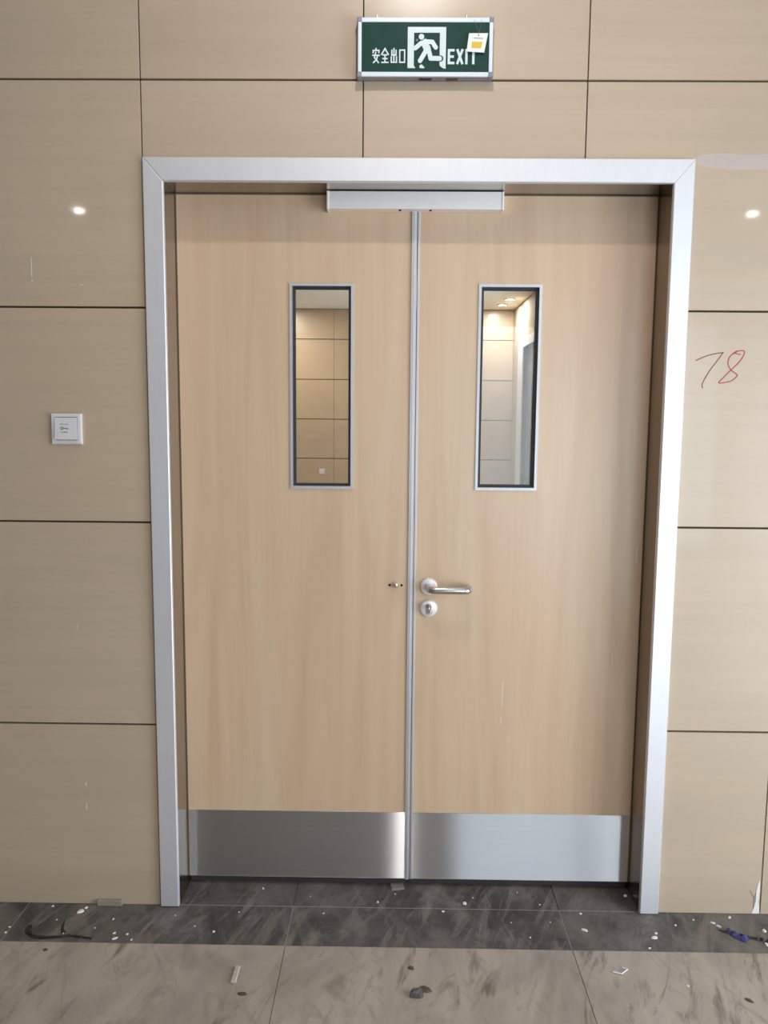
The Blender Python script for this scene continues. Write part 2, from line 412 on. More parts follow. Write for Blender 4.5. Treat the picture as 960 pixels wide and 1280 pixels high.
while FX + k * FP < HX2:
    fcols.append((max(HX0, FX + k * FP) + 0.0008, min(HX2, FX + (k + 1) * FP) - 0.0008)); k += 1
y = YB
while y > HY0:
    for a_, b_ in fcols: ftile('floor_tile', 'stone_tile', a_, b_, max(HY0, y - FP) + 0.0016, y - 0.0008)
    y -= FP
for a_, b_ in fcols:
    if a_ < HX1: ftile('slate_tile', 'slate_tile', a_, min(b_, HX1), YB + 0.0004, YJ - 0.0012)
for a_, b_ in ((-IX - 0.01, FX - 0.001), (FX + 0.001, FX + FP - 0.001), (FX + FP + 0.001, IX + 0.01)):
    ftile('threshold_tile', 'slate_tile', a_, b_, YJ + 0.0012, 0.30)

bm = B(); box(bm, HX0, HX1, YJ - 0.0013, YJ + 0.0013, -0.006, -0.0004); obj('grout_line', bm, 'grout_line', floor)
for x in (FX - FP, FX, FX + FP):
    bm = B(); box(bm, x - 0.0009, x + 0.0009, YB + 0.001, YJ - 0.0013, -0.006, -0.0004); obj('grout_line', bm, 'grout_line', floor)

# ------------------------------------------------------------------ hall shell (ceiling, other walls, windows)
cb = B(); box(cb, HX0 - 0.2, HX2 + 0.2, HY0 - 0.2, 0.24, CEIL, CEIL + 0.1)
tag(obj('ceiling', cb, 'ceiling_white'), 'flat white plaster ceiling of the hall', 'ceiling', kind='structure')
wl = B(); box(wl, HX0 - 0.2, HX0, HY0 - 0.2, 0.0, 0, CEIL)
tag(obj('wall_left', wl, 'plaster_wall'), 'plain beige side wall of the hall, no window', 'wall', kind='structure')
def rot_to_x(bm, xpos):      # a plate built facing -Y (its X is world Y) turned into a wall at x = xpos
    for v in bm.verts: v.co = Vector((xpos + v.co.y, v.co.x, v.co.z))
    return bm
wr = B(); plate_hole(wr, (HYS, 0.0), (0, 0.2), (0, CEIL), WR); rot_to_x(wr, HX1)
tag(obj('wall_right', wr, 'plaster_wall'), 'plain beige side wall of the hall with a tall window', 'wall', kind='structure')
wr = B(); box(wr, HX1 + 0.2, HX2 + 0.2, HYS, HYS + 0.2, 0, CEIL)
tag(obj('wall_right_return', wr, 'plaster_wall'), 'short plain wall where the hall widens past the side window', 'wall', kind='structure')
wr = B(); box(wr, HX2, HX2 + 0.2, HY0 - 0.2, HYS, 0, CEIL)
tag(obj('wall_right_rear', wr, 'plaster_wall'), 'plain side wall in the wider rear part of the hall', 'wall', kind='structure')
wb = B(); plate_hole(wb, (HX0, HX2), (HY0 - 0.2, HY0), (0, CEIL), WB)
tag(obj('wall_back', wb, 'plaster_wall'), 'plain beige wall facing the double door, with a window', 'wall', kind='structure')
def window(n, label, x0, x1, z0, z1, y, to_x=None):
    root = empty('window_%d' % n, (0, 0, 0), label, 'window', kind='structure')
    def put(nm, bm, mt):
        if to_x is not None: rot_to_x(bm, to_x)
        obj(nm, bm, mt, root)
    fr_ = 0.05 if x1 - x0 > 1.0 else 0.018
    fb = B(); plate_hole(fb, (x0, x1), (y, y + 0.06), (z0, z1), (x0 + fr_, x1 - fr_, z0 + fr_, z1 - fr_)); put('window_frame', fb, 'anodised')
    if x1 - x0 < 1.0:
        gb = B(); box(gb, x0 + 0.016, x1 - 0.016, y + 0.026, y + 0.032, z0 + 0.016, z1 - 0.016); put('window_pane', gb, 'glass'); return
    xm = (x0 + x1) / 2
    mb = B(); box(mb, xm - 0.025, xm + 0.025, y + 0.004, y + 0.056, z0 + 0.04, z1 - 0.04, 0.003); put('mullion', mb, 'anodised')
    for a_, b_ in ((x0 + 0.045, xm - 0.02), (xm + 0.02, x1 - 0.045)):
        gb = B(); box(gb, a_, b_, y + 0.026, y + 0.032, z0 + 0.045, z1 - 0.045); put('window_pane', gb, 'glass')
window(1, 'tall aluminium window in the side wall', WR[0], WR[1], WR[2], WR[3], 0.06, HX1)
window(2, 'wide aluminium window in the wall facing the door', WB[0], WB[1], WB[2], WB[3], HY0 - 0.12)


# ------------------------------------------------------------------ recessed downlights (each lamp carries its own light)
def downlight(x, y, z, power, label, group=None, color=WARM, beam='downlight_offscreen'):
    root = empty('downlight', (x, y, z), label, 'ceiling light', group)
    bm = B(); lathe_z(bm, x, y, [(0.055, 0.0), (0.078, 0.0), (0.080, 0.004), (0.076, 0.008), (0.060, 0.010), (0.055, 0.006)]); 
    for v in bm.verts: v.co.z = z - abs(v.co.z)
    obj('trim_ring', bm, 'white_plastic', root, smooth=True)
    bm = B(); lathe_z(bm, x, y, [(0.0, 0.0125), (0.030, 0.0118), (0.056, 0.0085)])
    for v in bm.verts: v.co.z = z - abs(v.co.z)
    obj('lens', bm, 'lamp_lens', root)
    l = area(beam, (x, y, z - 0.016), (0, 0, -1), 0.075, 0.075, power, color, 'DISK')
    l.parent = root; l.location = (0, 0, -0.016)
    return root
downlight(0.02, -0.885, CEIL - 0.001, 10, 'round recessed downlight over the double door')
for x in (-2.56, 2.72):
    downlight(x, -4.24, CEIL - 0.001, 5, 'round recessed downlight deep in the hall', 'hall downlights away from the door')

# ------------------------------------------------------------------ room beyond the door
FY, FZ, RX0, RX1 = 10.0, 3.12, -4.0, 1.72
cb = B(); box(cb, RX0 - 0.1, RX1 + 0.2, 0.24, FY + 0.2, FZ, FZ + 0.1)
tag(obj('ceiling', cb, 'ceiling_white'), 'white ceiling of the corridor behind the double door', 'ceiling', kind='structure')
wb = B(); box(wb, RX0 - 0.1, RX1 + 0.2, FY + 0.010, FY + 0.2, 0, FZ)
fb = B(); box(fb, RX0 - 0.2, RX1 + 0.2, 0.301, FY + 0.2, -0.10, -0.002)
tag(obj('floor', fb, 'pale_bounce_floor'), 'unseen corridor floor behind the door, made pale to bounce light', 'floor', kind='structure')  # out of view; pale finish added to throw light up to the ceiling
wall_far = tag(obj('wall_far', wb, 'wall_backing'), 'tiled end wall seen through the door panes', 'wall', kind='structure')
fz = [0.0] + [0.876 + 0.598 * k for k in range(-1, 4)] + [FZ]
fxs = [RX0]; x = RX1
fxs = [RX1 - 0.9 * k for k in range(0, 7)]; fxs = sorted([max(RX0, v) for v in fxs])
cache = {}
for za, zb in zip(fz, fz[1:]):
    for xa, xb in zip(fxs, fxs[1:]):
        key = (round(xb - xa, 3), round(zb - za, 3)); ctr = ((xa + xb) / 2, FY, (za + zb) / 2)
        if key in cache: link_copy(cache[key], wall_far, ctr); continue
        bm = B(); prism_xz(bm, [(xa + 0.002, za + 0.006), (xb - 0.002, za + 0.006), (xb - 0.002, zb - 0.006), (xa + 0.002, zb - 0.006)], FY, FY + 0.0102)
        cache[key] = obj('wall_tile', bm, 'wall_tile', wall_far, ctr)
wb = B(); box(wb, RX0 - 0.2, RX0, 0.24, FY, 0, FZ)
tag(obj('wall_far_left', wb, 'plaster_wall'), 'plain beige side wall of the corridor behind the door', 'wall', kind='structure')
DY0, DY1, DZ = 7.86, 9.03, 2.50
wb = B(); plate_hole(wb, (0.24, FY), (0, 0.2), (0, FZ), (DY0, DY1, 0.001, DZ)); rot_to_x(wb, RX1)
wall_fr = tag(obj('wall_far_right', wb, 'plaster_wall'), 'pale side wall with a doorway seen through the pane above the lever handle', 'wall', kind='structure')
t3 = empty('trim_2', (RX1, (DY0 + DY1) / 2, 0), 'silver casing of the corridor side doorway, far jamb widened as lit wall', 'door casing', kind='structure')
for a_, b_ in ((DY0 - 0.10, DY0 + 0.02), (DY1 - 0.02, DY1 + 0.42)):  # far jamb widened: its silver stands in for the lit wall beside it
    bm = B(); box(bm, RX1 - 0.012, RX1 + 0.001, a_, b_, 0, DZ + 0.1, 0.002); obj('casing_jamb', bm, 'anodised', t3)
bm = B(); box(bm, RX1 - 0.012, RX1 + 0.001, DY0 + 0.02, DY1 - 0.02, DZ - 0.02, DZ + 0.1, 0.002); obj('casing_head', bm, 'anodised', t3)
d3 = empty('door_3', (RX1 + 0.1, (DY0 + DY1) / 2, 0), 'grey glazed door in the corridor side wall, seen through the pane', 'door', kind='structure')
bm = B(); plate_hole(bm, (DY0, DY1), (0.06, 0.10), (0.005, DZ), (DY0 + 0.12, DY0 + 0.32, 0.25, DZ - 0.25)); rot_to_x(bm, RX1); obj('door_panel', bm, 'door_grey', d3)
bm = B(); box(bm, DY0 + 0.115, DY0 + 0.325, 0.075, 0.083, 0.245, DZ - 0.245); rot_to_x(bm, RX1); obj('glass_pane', bm, 'glass', d3)
area('daylight_through_door_glass', (RX1 + 0.13, DY0 + 0.22, DZ / 2), (-1, 0, 0), 0.20, DZ - 0.50, 85, DAY)
bm = B(); box(bm, -1.165 - 0.043, -1.165 + 0.043, FY - 0.009, FY + 0.001, 0.676 - 0.043, 0.676 + 0.043, 0.003)
sw = obj('socket_plate', bm, 'white_plastic', None, (-1.165, FY, 0.676)); tag(sw, 'small white socket plate low on the tiled end wall behind the pane', 'socket')
bm = B(); box(bm, -1.165 - 0.03, -1.165 + 0.03, FY - 0.011, FY - 0.008, 0.676 - 0.03, 0.676 + 0.03, 0.001); obj('socket_face', bm, 'white_plastic', sw)
for i, (x, y, p_) in enumerate([(1.50, 8.94, 15), (1.47, 9.474, 15)]):
    downlight(x, y, FZ - 0.001, p_, 'small bright downlight near the doorway of the corridor behind the door', 'paired corridor downlights', beam='corridor_downlight')
downlight(-1.75, 9.0, FZ - 0.001, 46, 'round recessed downlight near the tiled end wall of the corridor', color=(1.0, 0.86, 0.70), beam='corridor_downlight_offscreen')

# ------------------------------------------------------------------ door casing and lining
tr1 = empty('trim_1', (0, 0, 0), 'silver aluminium casing and lining around the double door', 'door casing', kind='structure')
YF = CASE_Y
def casing(name, pts):
    bm = B(); prism_xz(bm, pts, YF, 0.002, 0.0022); return obj(name, bm, 'anodised', tr1)
e = 0.0004
casing('casing_jamb', [(-OX, 0.002), (-IX, 0.002), (-IX, IT - e), (-OX, OT - e)])
casing('casing_jamb', [(IX, 0.002), (OX, 0.002), (OX, OT - e), (IX, IT - e)])
casing('casing_head', [(-IX + e, IT), (IX - e, IT), (OX - e, OT), (-OX + e, OT)])
for x0, x1 in ((-IX - 0.011, -IX), (IX, IX + 0.011)):
    bm = B(); box(bm, x0, x1, 0.0025, 0.235, 0.001, IT); obj('lining_jamb', bm, 'lining_metal', tr1)
bm = B(); box(bm, -IX - 0.011, IX + 0.011, 0.0025, 0.235, IT + 0.0005, IT + 0.011); obj('lining_head', bm, 'lining_metal', tr1)
for x, z, sz_ in ((0.750 - 0.008, 0.137, 0.0034), (0.727, 0.085, 0.0026), (0.741, 0.069, 0.0026), (-0.712, 0.058, 0.0022)):
    obj('paint_speck', lathe_y(B(), x, z, [(sz_, YF + 0.0002), (sz_ * 0.8, YF - 0.0008), (0.0, YF - 0.0010)], 9), 'chip_white', tr1)
DYF, DT = 0.110, 0.045                # door face plane and leaf thickness
for x0, x1 in ((-IX, -IX + 0.0025), (IX - 0.0025, IX)):
    bm = B(); box(bm, x0, x1, DYF + 0.0004, DYF + DT, 0.03, IT); obj('door_seal', bm, 'seal', tr1)
bm = B(); box(bm, -IX + 0.0025, IX - 0.0025, DYF + 0.0004, DYF + DT, IT - 0.0026, IT + 0.0005); obj('door_seal', bm, 'seal', tr1)
for x0, x1 in ((-IX, -IX + 0.016), (IX - 0.016, IX)):
    bm = B(); box(bm, x0, x1, DYF + DT, DYF + DT + 0.03, 0.001, IT); obj('door_stop', bm, 'lining_metal', tr1)

# ------------------------------------------------------------------ the two leaves
DB, DTOP = 0.030, IT - 0.003
MEET = 0.004
WZ0, WZ1 = 1.257, 1.852
def leaf(n, x0, x1, wx0, wx1, label):
    root = empty('door_%d' % n, ((x0 + x1) / 2, DYF, 0.0), label, 'door', kind='structure')
    fw_, gk = 0.0078, 0.0075
    bm = B(); plate_hole(bm, (x0, x1), (DYF, DYF + DT), (DB, DTOP), (wx0 + 0.004, wx1 - 0.004, WZ0 + 0.004, WZ1 - 0.004)); obj('door_panel', bm, 'maple', root)
    wfm = B(); plate_hole(wfm, (wx0, wx1), (DYF - 0.004, DYF + 0.020), (WZ0, WZ1), (wx0 + fw_, wx1 - fw_, WZ0 + fw_, WZ1 - fw_))
    for v in wfm.verts: pass
    wfo = obj('vision_frame', wfm, 'strip_metal', root)
    bm = B(); plate_hole(bm, (wx0 + fw_ - 0.001, wx1 - fw_ + 0.001), (DYF + 0.006, DYF + 0.022), (WZ0 + fw_ - 0.001, WZ1 - fw_ + 0.001), (wx0 + fw_ + gk, wx1 - fw_ - gk, WZ0 + fw_ + gk, WZ1 - fw_ - gk)); obj('gasket', bm, 'rubber', wfo)
    bm = B(); plate_hole(bm, (wx0, wx1), (DYF + DT - 0.018, DYF + DT + 0.004), (WZ0, WZ1), (wx0 + fw_, wx1 - fw_, WZ0 + fw_, WZ1 - fw_)); obj('vision_frame_rear', bm, 'strip_metal', root)
    bm = B(); box(bm, wx0 + fw_ + 0.002, wx1 - fw_ - 0.002, DYF + 0.020, DYF + 0.026, WZ0 + fw_ + 0.002, WZ1 - fw_ - 0.002); obj('glass_pane', bm, 'glass', root)
    return root
d1 = leaf(1, -IX + 0.003, MEET - 0.0015, -0.363, -0.177, 'maple door leaf with small bolt, no handle, beside the lever-handled leaf')
d2 = leaf(2, MEET + 0.0015, IX - 0.003, 0.184, 0.366, 'maple door leaf carrying the lever handle and lock')
KT, KB = 0.249, 0.0315
for rt_, x0, x1 in ((d1, -IX + 0.006, -0.011), (d2, 0.013, IX - 0.006)):
    bm = B(); box(bm, x0, x1, DYF - 0.0015, DYF + 0.0005, KB, KT, 0.0005); obj('kick_plate', bm, 'brushed_steel', rt_)
    bm = B(); box(bm, x0, x1, DYF + 0.006, DYF + 0.014, 0.012, DB + 0.001); obj('bottom_seal', bm, 'rubber', rt_)
# meeting-edge strips
bm = B(); box(bm, -0.0115, 0.0035, DYF - 0.005, DYF + 0.001, DB, DTOP - 0.002, 0.0008); obj('edge_strip', bm, 'strip_metal', d1)
bm = B(); box(bm, -0.0065, -0.0015, DYF - 0.0065, DYF - 0.004, DB, DTOP - 0.002, 0.0006); obj('edge_rib', bm, 'strip_metal', d1)
bm = B(); box(bm, 0.0065, 0.0128, DYF - 0.003, DYF + 0.001, DB, DTOP - 0.002, 0.0008); obj('edge_strip', bm, 'strip_metal', d2)
SCR = [[(0.2830, 0.6720), (0.2800, 0.5890)], [(0.2795, 0.5640), (0.2788, 0.5380)], [(0.6720, 1.0950), (0.6700, 1.0400)]]
# little bolt of the fixed leaf
bz = 0.9675
bo = obj('bolt_knob', lathe_y(B(), -0.0475, bz + 0.001, [(0.0080, DYF + 0.001), (0.0086, DYF - 0.003), (0.0082, DYF - 0.008), (0.0058, DYF - 0.0115), (0.0, DYF - 0.0130)], 24), 'chrome', d1, smooth=True); bo['label'] = 'shiny round bolt between two screw holes'
for dx in (-0.0185, 0.0175):
    obj('screw_hole', lathe_y(B(), -0.0475 + dx, bz, [(0.0037, DYF + 0.0005), (0.0037, DYF - 0.0006), (0.0, DYF - 0.0005)], 14), 'hole_dark', d1)
for pts in SCR:
    bm = B(); stroke_xz(bm, pts, 0.0014, DYF - 0.0003, DYF + 0.0004); obj('scratch', bm, 'chip_white', d2)
# lever handle on its rose
hx, hz = 0.0520, 0.9650
rose = obj('handle_rose', lathe_y(B(), hx, hz, [(0.0255, DYF + 0.001), (0.0255, DYF - 0.006), (0.0243, DYF - 0.008), (0.0225, DYF - 0.0088), (0.0, DYF - 0.0088)], 40), 'rose_metal', d2, smooth=True)
rose['label'] = 'pale round rose of the lever handle'
yb = DYF - 0.060; rb = 0.018
path = [(hx, DYF - 0.006, hz), (hx, yb + rb, hz)]
for k in range(1, 7):
    a_ = R(90) * k / 6; path.append((hx + rb - rb * math.cos(a_), yb + rb - rb * math.sin(a_), hz))
xe = 0.169
for k in range(0, 7):
    a_ = R(90) * k / 6; path.append((xe - rb + rb * math.sin(a_), yb + rb - rb * math.cos(a_), hz))
path.append((xe, DYF - 0.014, hz))
lev = obj('lever', tube(B(), path, 0.0108, 18), 'satin_steel', rose, smooth=True)
# lock escutcheon and euro cylinder
ez = 0.8985
esc = obj('lock_escutcheon', lathe_y(B(), hx + 0.0005, ez, [(0.0255, DYF + 0.001), (0.0255, DYF - 0.006), (0.0243, DYF - 0.008), (0.0225, DYF - 0.0088), (0.0, DYF - 0.0088)], 40), 'rose_metal', d2, smooth=True)
esc['label'] = 'pale round lock escutcheon under the lever'
bm = B(); pts = [(hx + 0.0085 * math.cos(R(a_)), ez + 0.006 + 0.0085 * math.sin(R(a_))) for a_ in range(-52, 233, 15)]
pts += [(hx - 0.0050, ez - 0.012), (hx - 0.0035, ez - 0.0158), (hx + 0.0035, ez - 0.0158), (hx + 0.0050, ez - 0.012)]
prism_xz(bm, pts, DYF - 0.0115, DYF - 0.006, 0.0006); cy_ = obj('lock_cylinder', bm, 'cylinder_metal', esc)
obj('lock_plug', lathe_y(B(), hx, ez + 0.006, [(0.0060, DYF - 0.010), (0.0060, DYF - 0.0128), (0.0, DYF - 0.0128)], 24), 'satin_steel', esc, smooth=True)
# key standing in the lock
ky = empty('key', (hx, DYF - 0.0125, ez + 0.006), 'small steel key with a wire ring standing in the door lock', 'key')
bm = B(); box(bm, hx - 0.0009, hx + 0.0009, DYF - 0.022, DYF - 0.012, ez + 0.002, ez + 0.010, 0.0003); obj('key_blade', bm, 'satin_steel', ky)
bm = B(); lathe_y(bm, 0, 0, [(0.0085, -0.0010), (0.0090, 0.0), (0.0085, 0.0010)], 22)
bmesh.ops.transform(bm, matrix=Matrix.Translation((hx, DYF - 0.0295, ez + 0.006)) @ Matrix.Rotation(R(90), 4, 'Z'), verts=bm.verts); obj('key_bow', bm, 'satin_steel', ky, smooth=True)
bm = B(); ring = [(hx + 0.0095 * math.sin(R(a_)) * 0.92, DYF - 0.0305 + 0.0095 * math.sin(R(a_)) * 0.35, ez - 0.004 + 0.0105 * math.cos(R(a_))) for a_ in range(0, 361, 18)]
tube(bm, ring, 0.0007, 6); obj('key_ring', bm, 'satin_steel', ky, smooth=True)

# door-closer box on the head of the lining
cl = empty('door_closer', (-0.003, 0.07, IT - 0.004), 'slim white-silver closer box under the head of the door frame', 'door closer')
bm = B(); box(bm, -0.250, 0.2425, 0.070, DYF - 0.001, 2.0500, 2.0985, 0.0018, 2); obj('closer_body', bm, 'closer_metal', cl)
for x0, x1 in ((-0.2525, -0.246), (0.2385, 0.2450)):
    bm = B(); box(bm, x0, x1, 0.0685, DYF - 0.001, 2.0488, 2.0990, 0.0012, 2); obj('end_cap', bm, 'closer_metal', cl)
bm = B(); box(bm, -0.235, 0.228, 0.078, DYF - 0.004, 2.0900, IT + 0.001); obj('mounting_rail', bm, 'rubber', cl)
for x in (-0.046, 0.040):
    bm = B(); lathe_z(bm, x, 0.080, [(0.0034, 0.0), (0.0034, 0.003), (0.0, 0.0035)], 14)
    for v in bm.verts: v.co.z = 2.0503 - abs(v.co.z)
    obj('screw', bm, 'hole_dark', cl)

# ------------------------------------------------------------------ exit sign
SX0, SX1, SZ0, SZ1 = -0.1640, 0.1950, 2.3610, 2.5105
SY = -0.030
sg = empty('exit_sign', ((SX0 + SX1) / 2, 0, SZ0), 'green emergency exit sign with running figure in a white frame', 'exit sign')
bm = B(); box(bm, SX0 + 0.001, SX1 - 0.001, SY + 0.004, 0.0, SZ0 + 0.001, SZ1 - 0.001, 0.001); obj('housing', bm, 'sign_housing', sg)
bw = 0.0115
for z0, z1 in ((SZ0 + 0.0015, SZ0 + 0.0015 + bw), (SZ1 - 0.0015 - bw, SZ1 - 0.0015)):
    bm = B(); box(bm, SX0 + 0.012, SX1 - 0.012, SY, SY + 0.01, z0, z1, 0.0015, 2); obj('frame_bar', bm, 'sign_frame', sg)
for x0, x1 in ((SX0 + 0.0025, SX0 + 0.0025 + 0.0095), (SX1 - 0.0025 - 0.0095, SX1 - 0.0025)):
    bm = B(); box(bm, x0, x1, SY, SY + 0.01, SZ0 + 0.012, SZ1 - 0.012, 0.0015, 2); obj('frame_bar', bm, 'sign_frame', sg)
for x0, x1 in ((SX0, SX0 + 0.0125), (SX1 - 0.0125, SX1)):
    for z0, z1 in ((SZ0, SZ0 + 0.0135), (SZ1 - 0.0135, SZ1)):
        bm = B(); box(bm, x0, x1, SY - 0.0008, -0.001, z0, z1, 0.0022, 2); obj('corner_cap', bm, 'sign_cap', sg)
fx0, fx1, fz0, fz1 = SX0 + 0.0115, SX1 - 0.0115, SZ0 + 0.0125, SZ1 - 0.0125
bm = B(); box(bm, fx0, fx1, SY + 0.0025, SY + 0.006, fz0, fz1); face = obj('face_panel', bm, 'sign_green', sg)
PY0, PY1 = SY + 0.0017, SY + 0.0026
def sx(px): return fx0 + (px - 452.6) / (611.8 - 452.6) * (fx1 - fx0)
def sz(py): return fz1 - (py - 26.2) / (88.2 - 26.2) * (fz1 - fz0)
def zp(u, v): return (sx(505 + u / 16.0), sz(30 + v / 16.0))
def flat(name, poly, y0=PY0, mat='sign_white'):
    bm = B(); prism_xz(bm, poly, y0, PY1); return obj(name, bm, mat, face)
# the doorway of the pictogram
flat('pictogram_door', [zp(*q) for q in ((85, 850), (85, 35), (848, 35), (848, 862), (782, 845), (724, 792), (724, 715), (724, 600), (724, 148), (210, 148), (210, 800), (245, 850))])
def pill(name, pts, wd, y0):
    """rounded limb polyline in zoom units"""
    bm = B(); P = [zp(*q) for q in pts]; w_ = wd * (fx1 - fx0) / (611.8 - 452.6) / 16.0
    stroke = [(x, z) for x, z in P]
    for i in range(len(stroke) - 1):
        a_ = Vector(stroke[i]); b_ = Vector(stroke[i + 1]); d_ = (b_ - a_).normalized(); n_ = Vector((-d_.y, d_.x))
        poly = []
        th = math.atan2(n_.y, n_.x)
        for k in range(9): poly.append((a_.x + w_ / 2 * math.cos(th + math.pi * k / 8), a_.y + w_ / 2 * math.sin(th + math.pi * k / 8)))
        for k in range(9): poly.append((b_.x + w_ / 2 * math.cos(th + math.pi + math.pi * k / 8), b_.y + w_ / 2 * math.sin(th + math.pi + math.pi * k / 8)))
        prism_xz(bm, poly, y0 - i * 2e-5, PY1)
    return bm
fig = B()
def add_fig(bm):
    me = bpy.data.meshes.new('t'); bm.to_mesh(me); fig.from_mesh(me); bm.free(); bpy.data.meshes.remove(me)
obj('figure_outline', pill('o', [(600, 665), (742, 660)], 118, PY0 - 0.0003), 'sign_green', face)
for i, (pts, wd) in enumerate([([(235, 455), (360, 350)], 84), ([(420, 322), (575, 332), (645, 440)], 84), ([(545, 655), (725, 660)], 92), ([(490, 430), (545, 650)], 88), ([(470, 470), (335, 705)], 88)]):
    add_fig(pill('limb', pts, wd, PY0 - 0.0006 - i * 3e-5))
bm = B(); prism_xz(bm, [zp(*q) for q in ((350, 330), (425, 290), (438, 258), (455, 290), (520, 330), (505, 400), (540, 480), (470, 545), (405, 500), (400, 470), (365, 400))], PY0 - 0.0008, PY1); add_fig(bm)
bm = B(); prism_xz(bm, [zp(358 + 54 * math.cos(R(a_)), 230 + 58 * math.sin(R(a_))) for a_ in range(0, 360, 18)], PY0 - 0.0008, PY1); add_fig(bm)
bm = B(); prism_xz(bm, [zp(*q) for q in ((325, 800), (365, 775), (425, 835), (415, 852), (340, 852), (322, 835))], PY0 - 0.0008, PY1); add_fig(bm)
ro = obj('running_figure', fig, 'sign_white', face); ro['label'] = 'white running figure of the exit pictogram'
flat('dust_spot', [zp(270 + 24 * math.cos(R(a_)), 292 + 26 * math.sin(R(a_))) for a_ in range(0, 360, 30)], PY0, 'chip_grey')
# lettering, drawn stroke by stroke
def glyph(strokes, x0, x1, z0, z1, wd):
    bm = B()
    for i, st in enumerate(strokes):
        P = [(x0 + a_ / 10 * (x1 - x0), z0 + b_ / 10 * (z1 - z0)) for a_, b_ in st]
        stroke_xz(bm, P, wd, PY0 - i * 8e-6, PY1)
    return bm
AN = [[(5, 10), (5, 9)], [(0.9, 7.2), (0.9, 8.7), (9.1, 8.7), (8.9, 7.2)], [(4.5, 7.3), (2.8, 3.7), (8.4, 0.2)], [(7.1, 5.2), (5.8, 2.4), (1.4, 0.2)], [(0.5, 5.3), (9.5, 5.3)]]
QUAN = [[(5, 10), (0.4, 6)], [(5, 10), (9.6, 6)], [(2.6, 5.6), (7.4, 5.6)], [(2.3, 3.0), (7.7, 3.0)], [(0.8, 0.3), (9.2, 0.3)], [(5, 5.6), (5, 0.3)]]
CHU = [[(5, 10), (5, 0.4)], [(1.4, 8.8), (1.4, 5.5), (8.6, 5.5), (8.6, 8.8)], [(0.6, 4.1), (0.6, 0.4), (9.4, 0.4), (9.4, 4.1)]]
KOU = [[(0.8, 0.4), (0.8, 9.0), (9.2, 9.0), (9.2, 0.4), (0.8, 0.4)]]
lz0, lz1 = sz(76.6), sz(59.0)
for gname, st, a_, b_ in (('lettering', AN, 466.6, 475.4), ('lettering', QUAN, 477.6, 486.6), ('lettering', CHU, 489.6, 497.0), ('lettering', KOU, 500.0, 507.2)):
    obj(gname, glyph(st, sx(a_), sx(b_), lz0, lz1, 0.0034), 'sign_white', face)
EE = [[(0, 0), (0, 10)], [(0, 10), (10, 10)], [(0, 5), (8.6, 5)], [(0, 0), (10, 0)]]
XX = [[(0, 10), (10, 0)], [(10, 10), (0, 0)]]
II = [[(5, 10), (5, 0)]]
TT = [[(0, 10), (10, 10)], [(5, 10), (5, 0)]]
for st, a_, b_ in ((EE, 561.8, 567.4), (XX, 572.6, 578.4), (II, 582.2, 585.2), (TT, 588.6, 596.0)):
    obj('lettering', glyph(st, sx(a_), sx(b_), sz(76.6), sz(60.8), 0.0062), 'sign_white', face)
# mounting clips on top and controls underneath
for x in (-0.110, 0.1265):
    bm = B(); box(bm, x - 0.006, x + 0.006, -0.014, 0.0, SZ1 - 0.001, SZ1 + 0.004, 0.001); box(bm, x - 0.0035, x + 0.0005, -0.010, -0.004, SZ1 + 0.003, SZ1 + 0.0150, 0.001); box(bm, x + 0.003, x + 0.0058, -0.012, -0.004, SZ1 + 0.003, SZ1 + 0.0095, 0.0008)
    obj('mounting_clip', bm, 'satin_steel', sg)
for x0, x1, mt in ((0.000, 0.034, 'rubber'), (0.072, 0.104, 'crumb_brown')):
    bm = B(); box(bm, x0, x1, -0.019, -0.010, SZ0 - 0.0012, SZ0 + 0.002, 0.0005); obj('test_button', bm, mt, sg)
# paper tag hanging in front of the sign
TY = SY - 0.004
tg = empty('paper_tag', (0.150, TY, 2.42), 'small white paper tag with yellow square tied to the exit sign', 'tag')
def tp(px, py): return (sx(px), sz(py))
bm = B(); prism_xz(bm, [tp(583.4, 63.6), tp(605.4, 65.0), tp(609.8, 41.0), tp(586.2, 41.2)], TY - 0.0006, TY); card = obj('tag_card', bm, 'card', tg)
bm = B(); prism_xz(bm, [tp(589.4, 59.2), tp(601.2, 60.0), tp(602.8, 52.0), tp(590.2, 51.6)], TY - 0.0010, TY - 0.0004); obj('yellow_square', bm, 'card_yellow', card)
bm = B(); stroke_xz(bm, [tp(592.4, 47.2), tp(603.2, 47.6)], 0.0016, TY - 0.0009, TY - 0.0004); obj('print_line', bm, 'chip_grey', card)
bm = B(); tx, tz = tp(598.0, 43.8); obj('tag_hole', lathe_y(B(), tx, tz, [(0.0016, TY - 0.0009), (0.0016, TY), (0.0, TY)], 12), 'print_black', card); bm.free()
for px in (592.5, 602.0):
    a_, b_ = tp(598.0, 43.8), (sx(px), SZ1 - 0.006)
    bm = B(); tube(bm, [(a_[0], TY - 0.0008, a_[1]), ((a_[0] + b_[0]) / 2, TY - 0.0005, (a_[1] + b_[1]) / 2), (b_[0], SY - 0.0003, b_[1])], 0.0003, 5); obj('tag_string', bm, 'chip_grey', tg)

